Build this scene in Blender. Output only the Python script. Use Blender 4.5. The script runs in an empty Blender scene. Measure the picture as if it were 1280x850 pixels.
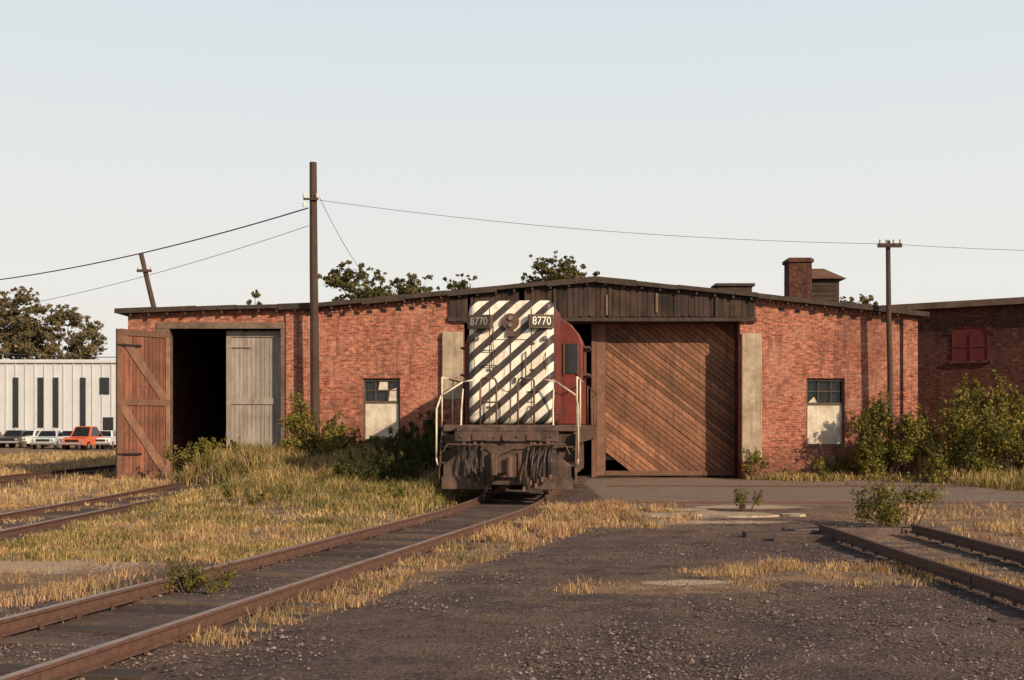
import bpy, math, random
import numpy as np
from mathutils import Vector, Matrix, noise
random.seed(7); rng=np.random.default_rng(7)
scene=bpy.context.scene
F=1500.0; H=1.8
# ---------------------------------------------------------------- node helpers
def newmat(name):
    m=bpy.data.materials.new(name); m.use_nodes=True
    nt=m.node_tree; b=nt.nodes['Principled BSDF']; return m,nt,b
def N(nt,t,**kw):
    n=nt.nodes.new(t)
    for k,v in kw.items(): setattr(n,k,v)
    return n
def mathn(nt,op,a,b=None,c=None,clamp=False):
    n=N(nt,'ShaderNodeMath',operation=op,use_clamp=clamp)
    for i,v in enumerate((a,b,c)):
        if v is None: continue
        if isinstance(v,(int,float)): n.inputs[i].default_value=v
        else: nt.links.new(v,n.inputs[i])
    return n.outputs[0]
def mixc(nt,fac,a,b,mode='MIX'):
    n=N(nt,'ShaderNodeMix',data_type='RGBA',blend_type=mode)
    for i,v in ((0,fac),(6,a),(7,b)):
        if isinstance(v,(int,float)): n.inputs[i].default_value=v
        elif isinstance(v,tuple): n.inputs[i].default_value=(v[0],v[1],v[2],1)
        else: nt.links.new(v,n.inputs[i])
    return n.outputs[2]
def noisen(nt,vec,scale,detail=4,rough=.55):
    n=N(nt,'ShaderNodeTexNoise'); n.inputs['Scale'].default_value=scale
    n.inputs['Detail'].default_value=detail; n.inputs['Roughness'].default_value=rough
    nt.links.new(vec,n.inputs['Vector']); return n.outputs['Fac']
def maprange(nt,v,a,b,c=0.,d=1.):
    n=N(nt,'ShaderNodeMapRange'); nt.links.new(v,n.inputs[0])
    for i,x in enumerate((a,b,c,d)): n.inputs[i+1].default_value=x
    return n.outputs[0]
def bump(nt,b,h,strength=.4,dist=.02):
    n=N(nt,'ShaderNodeBump'); n.inputs['Strength'].default_value=strength; n.inputs['Distance'].default_value=dist
    nt.links.new(h,n.inputs['Height']); nt.links.new(n.outputs[0],b.inputs['Normal'])
def mapped(nt,vec,s):
    mp=N(nt,'ShaderNodeMapping'); mp.inputs['Scale'].default_value=s; nt.links.new(vec,mp.inputs['Vector']); return mp.outputs[0]
def mat(name,c1,c2,scale=6,stretch=(1,1,1),rough=.8,bstr=.3,island=0.,dirt=None,dirtscale=.8,dirtamt=.6,metal=0.,spec=.3,streak=None,streakamt=.6):
    m,nt,b=newmat(name)
    tc=N(nt,'ShaderNodeTexCoord')
    n1=noisen(nt,mapped(nt,tc.outputs['Object'],stretch),scale,6,.65)
    col=mixc(nt,maprange(nt,n1,.32,.68),c1,c2)
    if island:
        g=N(nt,'ShaderNodeNewGeometry'); r=g.outputs['Random Per Island']
        v=maprange(nt,r,0,1,1-island,1+island)
        hs=N(nt,'ShaderNodeHueSaturation'); nt.links.new(v,hs.inputs['Value']); nt.links.new(col,hs.inputs['Color'])
        col=hs.outputs[0]
    if dirt:
        n2=noisen(nt,tc.outputs['Object'],dirtscale,7,.7)
        col=mixc(nt,mathn(nt,'MULTIPLY',maprange(nt,n2,.42,.66),dirtamt),col,dirt)
    if streak:
        n3=noisen(nt,mapped(nt,tc.outputs['Object'],(7,7,.45)),1.0,6,.7)
        col=mixc(nt,mathn(nt,'MULTIPLY',maprange(nt,n3,.48,.68),streakamt),col,streak)
    nt.links.new(col,b.inputs['Base Color'])
    b.inputs['Roughness'].default_value=rough; b.inputs['Metallic'].default_value=metal
    b.inputs['Specular IOR Level'].default_value=spec
    if bstr: bump(nt,b,n1,bstr,.02)
    return m
def leafmat(name,cols,trans=.3):
    m,nt,b=newmat(name)
    g=N(nt,'ShaderNodeNewGeometry'); cr=N(nt,'ShaderNodeValToRGB'); nt.links.new(g.outputs['Random Per Island'],cr.inputs[0])
    e=cr.color_ramp.elements
    while len(e)<len(cols): e.new(.5)
    for i,c in enumerate(cols): e[i].position=i/(len(cols)-1); e[i].color=(c[0],c[1],c[2],1)
    tc=N(nt,'ShaderNodeTexCoord'); n2=noisen(nt,tc.outputs['Object'],1.1,4)
    col=mixc(nt,1.,cr.outputs[0],mixc(nt,maprange(nt,n2,.35,.65),(.55,.58,.5),(1.3,1.2,1.05)),'MULTIPLY')
    nt.links.new(col,b.inputs['Base Color']); b.inputs['Roughness'].default_value=.7; b.inputs['Specular IOR Level'].default_value=.2
    t=N(nt,'ShaderNodeBsdfTranslucent'); nt.links.new(col,t.inputs[0])
    mx=N(nt,'ShaderNodeMixShader'); mx.inputs[0].default_value=trans
    nt.links.new(b.outputs[0],mx.inputs[1]); nt.links.new(t.outputs[0],mx.inputs[2])
    nt.links.new(mx.outputs[0],nt.nodes['Material Output'].inputs[0]); return m

# ---------------------------------------------------------------- materials
def brickmat(name,ca,cb,mortar,dirt,pale,paleamt=.6):
    m,nt,b=newmat(name)
    tc=N(nt,'ShaderNodeTexCoord'); O=tc.outputs['Object']; sp=N(nt,'ShaderNodeSeparateXYZ'); nt.links.new(O,sp.inputs[0])
    cb_=N(nt,'ShaderNodeCombineXYZ'); nt.links.new(mathn(nt,'ADD',sp.outputs[0],sp.outputs[1]),cb_.inputs[0]); nt.links.new(sp.outputs[2],cb_.inputs[1])
    br=N(nt,'ShaderNodeTexBrick'); nt.links.new(cb_.outputs[0],br.inputs['Vector'])
    br.inputs['Scale'].default_value=1; br.inputs['Brick Width'].default_value=.225; br.inputs['Row Height'].default_value=.078
    br.inputs['Mortar Size'].default_value=.010; br.inputs['Mortar Smooth'].default_value=.3; br.inputs['Bias'].default_value=0
    br.inputs['Color1'].default_value=(*ca,1); br.inputs['Color2'].default_value=(*cb,1); br.inputs['Mortar'].default_value=(*mortar,1)
    bx2=noisen(nt,mapped(nt,cb_.outputs[0],(4.4,12.8,1)),1.,1,.5)
    n1=noisen(nt,O,.45,8,.7); n2=noisen(nt,O,.8,8,.78); n3=noisen(nt,O,9,4,.7); n4=noisen(nt,mapped(nt,O,(3.5,3.5,.3)),1.,7,.72)
    col=mixc(nt,1.,br.outputs['Color'],mixc(nt,maprange(nt,bx2,.3,.7),(.55,.5,.5),(1.4,1.4,1.35)),'MULTIPLY')
    col=mixc(nt,mathn(nt,'MULTIPLY',maprange(nt,n2,.48,.64),paleamt),col,pale)
    col=mixc(nt,mathn(nt,'MULTIPLY',maprange(nt,n1,.48,.62),.55),col,dirt)
    col=mixc(nt,mathn(nt,'MULTIPLY',maprange(nt,n4,.52,.66),.55),col,(dirt[0]*.6,dirt[1]*.7,dirt[2]*.8))
    col=mixc(nt,1.,col,mixc(nt,maprange(nt,n3,.3,.7),(.6,.58,.58),(1.35,1.35,1.35)),'MULTIPLY')
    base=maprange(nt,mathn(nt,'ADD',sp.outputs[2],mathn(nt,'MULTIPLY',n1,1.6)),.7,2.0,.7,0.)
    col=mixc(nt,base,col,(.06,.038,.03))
    nt.links.new(col,b.inputs['Base Color']); b.inputs['Roughness'].default_value=.9; b.inputs['Specular IOR Level'].default_value=.15
    h=mathn(nt,'ADD',mathn(nt,'MULTIPLY',br.outputs['Fac'],-1.),mathn(nt,'MULTIPLY',n3,.8)); bump(nt,b,h,.8,.02)
    return m
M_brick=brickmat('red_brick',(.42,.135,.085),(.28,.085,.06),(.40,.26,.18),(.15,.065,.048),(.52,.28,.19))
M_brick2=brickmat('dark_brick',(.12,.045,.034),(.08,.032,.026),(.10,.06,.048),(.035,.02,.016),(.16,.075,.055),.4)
M_conc=mat('weathered_concrete',(.50,.41,.29),(.36,.28,.2),5,rough=.9,dirt=(.19,.13,.09),dirtscale=1.5,dirtamt=.6,streak=(.16,.11,.08))
M_tar=mat('tar_roof',(.02,.018,.017),(.05,.04,.033),3,rough=.85)
M_fascia=mat('fascia_wood',(.022,.016,.014),(.06,.04,.03),8,(1,1,4),dirt=(.11,.08,.06),dirtscale=2.5,dirtamt=.35)
M_gable=mat('gable_boards',(.018,.013,.012),(.045,.029,.022),4,(9,1,.6),island=.5,dirt=(.12,.06,.038),dirtscale=1.2,dirtamt=.5,streak=(.012,.01,.009))
M_doorwood=mat('door_planks',(.33,.155,.085),(.20,.088,.05),4,(3,3,3),island=.45,dirt=(.075,.04,.027),dirtscale=.7,dirtamt=.7,bstr=.3,streak=(.07,.036,.024),streakamt=.6)
M_doorframe=mat('door_frame_wood',(.24,.125,.08),(.14,.07,.046),5,(6,6,1),island=.3,dirt=(.07,.04,.028),dirtscale=2)
M_doorred=mat('old_red_door',(.27,.105,.06),(.16,.06,.038),4,(6,6,.7),island=.3,dirt=(.07,.036,.026),dirtscale=1.4,dirtamt=.75,streak=(.055,.028,.02))
M_doorgrey=mat('grey_door_planks',(.38,.33,.28),(.28,.24,.205),4,(8,8,.6),island=.15,dirt=(.16,.12,.10),dirtscale=1.3,dirtamt=.6,streak=(.15,.115,.09))
M_beam=mat('weathered_beam',(.22,.155,.11),(.12,.078,.055),4,(1,1,8),dirt=(.05,.034,.028),dirtscale=1.5,dirtamt=.7)
M_board=mat('white_board',(.72,.66,.54),(.58,.50,.39),3,rough=.7,dirt=(.26,.18,.12),dirtscale=2.0,dirtamt=.6,bstr=.1,streak=(.36,.26,.18),streakamt=.5)
M_frame=mat('window_frame_paint',(.16,.11,.08),(.06,.04,.03),9)
M_glass=mat('dark_window_glass',(.012,.013,.014),(.02,.02,.02),3,rough=.12,bstr=0,spec=.5)
M_black=mat('deep_black',(.01,.009,.008),(.016,.013,.012),3,bstr=0)
M_pole=mat('utility_pole_wood',(.075,.042,.03),(.035,.022,.017),6,(6,6,.5),dirt=(.13,.08,.055),dirtscale=1.2,dirtamt=.35)
M_wire=mat('wire_black',(.05,.045,.045),(.08,.07,.07),3,bstr=0)
M_rail=mat('rusty_rail',(.14,.07,.05),(.07,.04,.03),14,rough=.75)
M_railtop=mat('rail_head_worn',(.42,.29,.23),(.27,.17,.125),5,(1,1,1),rough=.4,metal=.55,bstr=.05)
M_tie=mat('old_tie_wood',(.07,.048,.038),(.12,.082,.065),7,(2,8,4),island=.45,dirt=(.05,.037,.032),dirtscale=2,dirtamt=.8)
M_white_b=mat('white_cladding',(.56,.57,.58),(.48,.49,.5),.6,rough=.6,bstr=0)
M_bark=mat('bark',(.09,.065,.05),(.05,.036,.028),8,(3,3,.6))
L_tree=leafmat('tree_leaves',[(.07,.08,.035),(.13,.125,.05),(.20,.17,.07),(.09,.09,.04)],.35)
L_far=leafmat('tree_leaves_far',[(.17,.14,.08),(.24,.19,.11),(.15,.14,.08),(.27,.21,.13)],.35)
L_shrub=leafmat('shrub_leaves',[(.08,.10,.022),(.20,.185,.04),(.33,.27,.065),(.11,.12,.03),(.25,.19,.05)])
L_shaded=leafmat('shaded_weed_leaves',[(.035,.05,.014),(.07,.08,.022),(.12,.105,.032)])  # leaf colours darkened: locomotive's shade on the left bank put into the colour
L_dry=leafmat('dry_grass_blades',[(.42,.28,.14),(.56,.41,.22),(.34,.21,.11),(.6,.46,.27),(.40,.31,.15)],.25)
L_red=leafmat('rusty_grass_blades',[(.38,.20,.12),(.48,.31,.19),(.32,.17,.10),(.52,.37,.24)],.25)
L_green=leafmat('green_grass_blades',[(.13,.13,.035),(.24,.20,.06),(.37,.29,.10),(.10,.11,.032),(.44,.33,.14)],.3)
# ---------------------------------------------------------------- mesh accumulator
class MB:
    def __init__(s): s.v=[]; s.f=[]; s.m=[]
    def poly(s,pts,mi=0):
        b=len(s.v); s.v+= [tuple(p) for p in pts]; s.f.append(tuple(range(b,b+len(pts)))); s.m.append(mi)
    def box(s,x0,x1,y0,y1,z0,z1,mi=0,R=None):
        c=[(x0,y0,z0),(x1,y0,z0),(x1,y1,z0),(x0,y1,z0),(x0,y0,z1),(x1,y0,z1),(x1,y1,z1),(x0,y1,z1)]
        if R is not None: c=[tuple(R@Vector(p)) for p in c]
        b=len(s.v); s.v+=c
        for q in ((0,3,2,1),(4,5,6,7),(0,1,5,4),(1,2,6,5),(2,3,7,6),(3,0,4,7)):
            s.f.append(tuple(b+i for i in q)); s.m.append(mi)
    def prism(s,poly,y0,y1,mi=0):
        n=len(poly); b=len(s.v)
        s.v+=[(x,y0,z) for x,z in poly]+[(x,y1,z) for x,z in poly]
        s.f.append(tuple(range(b,b+n))); s.m.append(mi)
        s.f.append(tuple(range(b+2*n-1,b+n-1,-1))); s.m.append(mi)
        for i in range(n):
            j=(i+1)%n; s.f.append((b+j,b+i,b+n+i,b+n+j)); s.m.append(mi)
    def prismx(s,poly,x0,x1,mi=0):
        n=len(poly); b=len(s.v)
        s.v+=[(x0,y,z) for y,z in poly]+[(x1,y,z) for y,z in poly]
        s.f.append(tuple(range(b+n-1,b-1,-1))); s.m.append(mi)
        s.f.append(tuple(range(b+n,b+2*n))); s.m.append(mi)
        for i in range(n):
            j=(i+1)%n; s.f.append((b+i,b+j,b+n+j,b+n+i)); s.m.append(mi)
    def tube(s,p0,p1,r0,r1=None,seg=8,mi=0,cap=True):
        if r1 is None: r1=r0
        p0=Vector(p0);p1=Vector(p1); d=(p1-p0)
        if d.length<1e-6: return
        d.normalize(); a=d.orthogonal().normalized(); c=d.cross(a); b=len(s.v)
        for p,r in ((p0,r0),(p1,r1)):
            for i in range(seg):
                t=2*math.pi*i/seg; s.v.append(tuple(p+(a*math.cos(t)+c*math.sin(t))*r))
        for i in range(seg):
            j=(i+1)%seg; s.f.append((b+i,b+j,b+seg+j,b+seg+i)); s.m.append(mi)
        if cap:
            s.f.append(tuple(range(b+seg-1,b-1,-1))); s.m.append(mi)
            s.f.append(tuple(range(b+seg,b+2*seg))); s.m.append(mi)
    def path(s,pts,r,seg=8,mi=0):
        for a,b in zip(pts[:-1],pts[1:]): s.tube(a,b,r,r,seg,mi)
    def obj(s,name,mats,parent=None,bevel=0,smooth=False,loc=(0,0,0),rot=(0,0,0),segs=2):
        me=bpy.data.meshes.new(name); me.from_pydata(s.v,[],s.f)
        for m in mats: me.materials.append(m)
        me.polygons.foreach_set('material_index',s.m)
        if smooth: me.polygons.foreach_set('use_smooth',[True]*len(s.f))
        me.update(); o=bpy.data.objects.new(name,me); scene.collection.objects.link(o)
        o.location=loc; o.rotation_euler=rot
        if parent: o.parent=parent
        if bevel:
            bv=o.modifiers.new('b','BEVEL'); bv.width=bevel; bv.segments=segs; bv.limit_method='ANGLE'; bv.angle_limit=math.radians(40)
        return o
def empty(name,loc=(0,0,0),rot=(0,0,0)):
    o=bpy.data.objects.new(name,None); scene.collection.objects.link(o); o.location=loc; o.rotation_euler=rot; o.empty_display_size=.3; return o
def leaves(mb,clumps,n,size,mi=0):
    cl=np.array(clumps,float); w=cl[:,3]*cl[:,4]*cl[:,5]; w=w**.7; w/=w.sum()
    idx=rng.choice(len(cl),n,p=w); c=cl[idx]
    d=rng.normal(size=(n,3)); d/=np.linalg.norm(d,axis=1)[:,None]
    r=rng.random(n)**.45; r*= (0.85+.4*np.sin(d[:,0]*7+idx)*np.cos(d[:,2]*6+idx*2))
    P=c[:,:3]+d*c[:,3:6]*r[:,None]
    u=rng.normal(size=(n,3)); u/=np.linalg.norm(u,axis=1)[:,None]
    t=rng.normal(size=(n,3)); v=np.cross(u,t); v/=np.linalg.norm(v,axis=1)[:,None]
    sz=size*(.6+.8*rng.random(n)); L=(u*sz[:,None]); W=(v*sz[:,None]*.5)
    Q=np.stack([P-L,P-W,P+L,P+W],1).reshape(-1,3)
    Q[:,2]=np.maximum(Q[:,2],.02)
    b=len(mb.v); mb.v+=[tuple(q) for q in Q.tolist()]
    for i in range(n):
        k=b+4*i; mb.f.append((k,k+1,k+2,k+3)); mb.m.append(mi)
def tree(name,x,y,h,r,n,leaf,lm,nclump=14,trunk=.18,sparse=1.0,zlow=.45):
    mb=MB(); base=Vector((x,y,-.1)); top=Vector((x+random.uniform(-.3,.3),y,h*.88))
    segs=6; prev=base; pts=[base]
    for i in range(1,segs+1):
        p=base.lerp(top,i/segs)+Vector((random.uniform(-.15,.15),random.uniform(-.15,.15),0)); pts.append(p)
        mb.tube(prev,p,trunk*(1-(i-1)/segs*.85),trunk*(1-i/segs*.85),8,1,False); prev=p
    cl=[]; ch=h*(1-zlow); zc=h*(1+zlow)/2
    for k in range(nclump):
        a=k*2.4+random.random(); t=random.uniform(-.95,.92); rad=r*math.sqrt(1-abs(t)**3)*random.uniform(.3,1.0)
        c=Vector((x+math.cos(a)*rad,y+math.sin(a)*rad,zc+t*ch*.5)); s=random.uniform(.14,.30)*r*sparse
        cl.append((c.x,c.y,c.z,s*1.3,s*1.3,s*.8))
        ti=max(.3,min(1,(c.z-.22*r)/(h*.88))); st=pts[min(segs,max(1,int(ti*segs)))]
        mid=st.lerp(c,.5)+Vector((0,0,-.08*r)); mb.tube(st,mid,trunk*.3,trunk*.15,6,1,False); mb.tube(mid,c,trunk*.15,trunk*.05,5,1,False)
        for q in range(6):
            e=c+Vector((random.uniform(-1,1),random.uniform(-1,1),random.uniform(-.3,1.1)))*s*1.7
            mb.tube(c.lerp(mid,.3),e,trunk*.06,trunk*.025,4,1,False)
            cl.append((e.x,e.y,e.z,s*.45,s*.45,s*.35))
    leaves(mb,cl,n,leaf,0)
    return mb.obj(name,[lm,M_bark])
def shrub(name,x,y,h,rx,ry,n,leaf,lm,nclump=9,z0=0.):
    mb=MB(); cl=[]
    for k in range(nclump):
        cx=x+random.uniform(-.85,.85)*rx; cy=y+random.uniform(-.8,.8)*ry
        edge=1-.35*((cx-x)/rx)**2
        cz=z0+h*random.uniform(.15,.82)*edge; s=random.uniform(.2,.34)*min(h,rx*1.6)
        cl.append((cx,cy,cz,s,s,s*.9))
        mb.tube((x+(cx-x)*.4,y+(cy-y)*.4,z0-.05),(cx,cy,cz),.016,.007,5,1,False)
        for q in range(5):
            e=(cx+random.uniform(-.35,.35)*min(1,h),cy+random.uniform(-.2,.2)*min(1,h),cz+s*random.uniform(.8,1.8))
            mb.tube((cx,cy,cz),e,.006,.003,4,1,False); cl.append((e[0],e[1],e[2]-.05*h,s*.2,s*.2,s*.42))
    leaves(mb,cl,n,leaf,0)
    return mb.obj(name,[lm,M_bark])

# ---------------------------------------------------------------- track geometry functions
def slope(y):
    if y<22: return .225
    if y<27: return .225-(.225-.10)*(y-22)/5
    return .10
_ys=np.arange(-10,80,.25); _xs=[0]
for yy in _ys[:-1]: _xs.append(_xs[-1]+slope(yy+.125)*.25)
_xs=np.array(_xs); _xs+= -3.5-np.interp(10.3,_ys,_xs)
def xm(y): return np.interp(y,_ys,_xs)
XL=-8.8; XR=5.75; XF=-16.0
def sstep(a,b,v): t=np.clip((v-a)/(b-a),0,1); return t*t*(3-2*t)
def pn(x,y,s,o=0):
    return np.array([noise.noise(Vector((a*s+o,b*s-o,o*1.7))) for a,b in zip(np.ravel(x),np.ravel(y))]).reshape(np.shape(x))
def ell(x,y,cx,cy,rx,ry): return np.clip(1.6-1.2*np.sqrt(((x-cx)/rx)**2+((y-cy)/ry)**2),0,1)
def masks(x,y):
    xc=xm(y); sh=2.4*sstep(33,36.5,y)
    mound=sstep(XL+1.3-sh,XL+2.2-sh,x)*(1-sstep(xc-1.9,xc-1.3,x))*sstep(15,18,y)*(1-sstep(39.8,40.9,y))
    strip=sstep(xc+.85,xc+1.05,x)*(1-sstep(xc+1.0+.09*np.clip(y-9,0,20),xc+1.3+.11*np.clip(y-9,0,20),x))*sstep(8,11,y)*(1-sstep(24,27,y))
    stripl=sstep(xc-1.7,xc-1.3,x)*(1-sstep(xc-1.1,xc-.9,x))*sstep(8,11,y)*(1-sstep(24,26,y))*.6
    patch=ell(x,y,2.0,24.6,1.5,3.0); p2=ell(x,y,3.9,14.6,1.6,.9); p3=ell(x,y,1.7,13.3,1.1,.45)
    right=sstep(6.9,7.6,x)*sstep(12,15,y)*(1-sstep(24,28,y))*.9
    betw=ell(x,y,5.8,16.5,.6,4)*.6
    fl2=(1-sstep(XF+1.2,XF+1.6,x))*sstep(XF-1.6,XF-1.2,x)*sstep(22,25,y)
    far_left=(1-sstep(XL-1.9,XL-1.2,x))*sstep(20,24,y)*.9*(1-fl2)
    lf=(1-sstep(xc-2.0,xc-1.6,x))*sstep(XL+1.0,XL+1.5,x)*(y<18)*.75 + (x<XL-1.2)*(y<22)*.7
    base=sstep(7.9,8.6,x)*sstep(38.6,39.4,y)*(y<41.2)*.9 + (x>13.6)*(y>33)*(y<70)*1.0 + sstep(2.6,3,x)*(y>40)*(y<41)*.4
    farf=sstep(45,50,y)*.8*(1-np.exp(-((y-96)/9)**2))
    grass=np.clip(mound+strip+stripl+patch+p2+p3+right+betw+far_left+lf+base+farf,0,1)
    pale=np.clip(ell(x,y,3.9,24.2,1.9,1.1)*.8+ell(x,y,2.0,13.7,.55,.2)+ell(x,y,5.2,26.5,1.4,.6)+.9*ell(x,y,-5.9,15.8,1.3,1.5)+.6*ell(x,y,-6.3,20,.8,1.8)+.7*ell(x,y,3.2,22.2,2.2,.5)+.6*ell(x,y,-12,30,1.2,5),0,1)
    road=np.clip(sstep(1.9,2.6,x)*sstep(25.5,28,y)*(1-sstep(40,41,y))+np.exp(-((y-96)/9)**2)*(x<-20),0,1)
    return grass,pale,road,mound
def hgt(x,y,mound=None):
    if mound is None: mound=masks(x,y)[3]
    return mound*(.26*sstep(18,27,y)+.42*sstep(30,37,y)*(1-sstep(-4.5,-2,x)))
# ---------------------------------------------------------------- ground
def axis(dense0,dense1,st,far0,far1):
    a=list(np.arange(dense0,dense1,st)); v=dense1; s=st
    while v<far1: a.append(v); s*=1.25; v+=s
    a.append(far1); b=[]; v=dense0; s=st
    while v>far0: s*=1.25; v-=s; b.append(v)
    b.append(far0-1); return np.array(sorted(set(b+a)))
gx=axis(-19,17,.17,-1800,1800); gy=axis(6,42,.17,-200,2400)
X,Y=np.meshgrid(gx,gy); g_,p_,r_,mo=masks(X,Y)
g_=np.clip(g_+.45*ell(X,Y,4.5,22.5,5.0,4.2)+.32*ell(X,Y,1.5,14,3.5,5)+.25*(X>6)+.25*(np.abs(X-XL)<1.2)*(Y<40),0,1)
n1=pn(X,Y,.6,3); n2=pn(X,Y,2.3,9)
tr=np.minimum.reduce([np.abs(X-xm(Y))+ (Y>60)*9,np.abs(X-XL)+(Y>60)*9,np.abs(X-XR)+(Y>20)*9])
amp=sstep(.9,1.6,tr)
Z=hgt(X,Y,mo)+ (n1*.035+n2*.02)*amp*(np.abs(X)<60)*(Y<60)
nx,ny=len(gx),len(gy)
verts=np.stack([X,Y,Z],-1).reshape(-1,3)
ii=np.arange(nx*ny).reshape(ny,nx); faces=np.stack([ii[:-1,:-1],ii[:-1,1:],ii[1:,1:],ii[1:,:-1]],-1).reshape(-1,4)
me=bpy.data.meshes.new('ground'); me.from_pydata(verts.tolist(),[],faces.tolist())
ca=me.color_attributes.new('masks','FLOAT_COLOR','POINT')
ca.data.foreach_set('color',np.stack([g_,p_,r_,np.ones_like(g_)],-1).reshape(-1).astype(np.float32))
me.polygons.foreach_set('use_smooth',[True]*len(faces)); me.update()
ground=bpy.data.objects.new('ground',me); scene.collection.objects.link(ground)
m,nt,b=newmat('cinder_ground')
tc=N(nt,'ShaderNodeTexCoord'); at=N(nt,'ShaderNodeVertexColor',layer_name='masks'); sp=N(nt,'ShaderNodeSeparateColor'); nt.links.new(at.outputs[0],sp.inputs[0])
O=tc.outputs['Object']
nA=noisen(nt,O,1.4,8,.7); nB=noisen(nt,O,14,6,.75); nC=noisen(nt,O,.35,5,.6); nD=noisen(nt,O,60,3,.7)
vor=N(nt,'ShaderNodeTexVoronoi'); vor.inputs['Scale'].default_value=26; nt.links.new(O,vor.inputs['Vector'])
vor2=N(nt,'ShaderNodeTexVoronoi'); vor2.inputs['Scale'].default_value=55; nt.links.new(O,vor2.inputs['Vector'])
cind=mixc(nt,maprange(nt,nB,.32,.7),(.075,.053,.050),(.18,.130,.118))
cind=mixc(nt,maprange(nt,nC,.4,.62),cind,mixc(nt,.6,cind,(.19,.13,.105)))
cind=mixc(nt,mathn(nt,'MULTIPLY',maprange(nt,nA,.50,.66),.55),cind,(.26,.175,.135))
cind=mixc(nt,mathn(nt,'MULTIPLY',maprange(nt,nA,.48,.34),.5),cind,(.06,.043,.04))
spk=N(nt,'ShaderNodeSeparateColor'); nt.links.new(vor.outputs['Color'],spk.inputs[0])
cind=mixc(nt,mathn(nt,'MULTIPLY',maprange(nt,spk.outputs[0],.75,1.),.55),cind,(.30,.225,.20))
sp2=N(nt,'ShaderNodeSeparateColor'); nt.links.new(vor2.outputs['Color'],sp2.inputs[0])
cind=mixc(nt,mathn(nt,'MULTIPLY',maprange(nt,sp2.outputs[0],.7,1.),.6),cind,(.04,.03,.028))
cind=mixc(nt,1.,cind,mixc(nt,maprange(nt,nD,.3,.7),(.5,.5,.5),(1.35,1.33,1.3)),'MULTIPLY')
earth=mixc(nt,maprange(nt,nB,.35,.65),(.22,.135,.085),(.42,.285,.18))
earth=mixc(nt,maprange(nt,nA,.45,.6),earth,(.19,.125,.085))
sand=mixc(nt,maprange(nt,nB,.35,.65),(.60,.45,.32),(.42,.30,.21))
road=mixc(nt,maprange(nt,nB,.3,.7),(.18,.135,.115),(.30,.23,.19))
road=mixc(nt,mathn(nt,'MULTIPLY',maprange(nt,nA,.45,.62),.6),road,(.36,.255,.18))
def fac(mk,amt=.9): return maprange(nt,mathn(nt,'ADD',mk,mathn(nt,'MULTIPLY',mathn(nt,'SUBTRACT',mathn(nt,'ADD',mathn(nt,'MULTIPLY',nA,.6),mathn(nt,'MULTIPLY',nB,.4)),.5),amt*2)),.34,.66)
col=mixc(nt,fac(sp.outputs[2],.6),cind,road)
col=mixc(nt,fac(sp.outputs[0],1.4),col,earth)
col=mixc(nt,fac(sp.outputs[1],1.1),col,sand)
nt.links.new(col,b.inputs['Base Color']); b.inputs['Roughness'].default_value=.95; b.inputs['Specular IOR Level'].default_value=.12
hh=mathn(nt,'ADD',mathn(nt,'ADD',mathn(nt,'MULTIPLY',nB,.6),mathn(nt,'MULTIPLY',nD,.35)),mathn(nt,'MULTIPLY',vor.outputs['Distance'],-.5))
bump(nt,b,hh,1.0,.06)
me.materials.append(m)
def stones(name,n,fx,s0,s1,mats):
    mb=MB()
    for i in range(n):
        x,y=fx(); r=random.uniform(s0,s1)*(1.6 if random.random()<.04 else 1); b0=len(mb.v)
        a=random.random()*6.28
        pts=[(1,0,0),(0,1,0),(-1,0,0),(0,-1,0),(.1,.1,.75),(0,0,-.5)]
        ca_,sa=math.cos(a),math.sin(a); k=random.uniform(.6,1)
        for p in pts:
            q=[p[0]*r*random.uniform(.7,1.2),p[1]*r*k*random.uniform(.7,1.2),p[2]*r*random.uniform(.7,1.1)]
            mb.v.append((x+q[0]*ca_-q[1]*sa,y+q[0]*sa+q[1]*ca_,q[2]+r*.25))
        mi=random.choice(range(len(mats)))
        for f in ((0,1,4),(1,2,4),(2,3,4),(3,0,4),(1,0,5),(2,1,5),(3,2,5),(0,3,5)): mb.f.append(tuple(b0+j for j in f)); mb.m.append(mi)
    return mb.obj(name,mats)
M_st=mat('cinder_stone',(.075,.056,.053),(.16,.12,.108),9,island=.6,bstr=0)
M_st2=mat('brown_stone',(.13,.09,.077),(.25,.185,.16),9,island=.5,bstr=0)
def fgpos():
    while True:
        y=7.5+16*random.random()**1.5; x=random.uniform(-.5*y,.5*y)
        if x>-5.5 and noise.noise(Vector((x*.5,y*.5,4)))>-.25+.2*random.random(): return x,y
stones('gravel',17000,fgpos,.006,.022,[M_st,M_st,M_st2])

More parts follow.
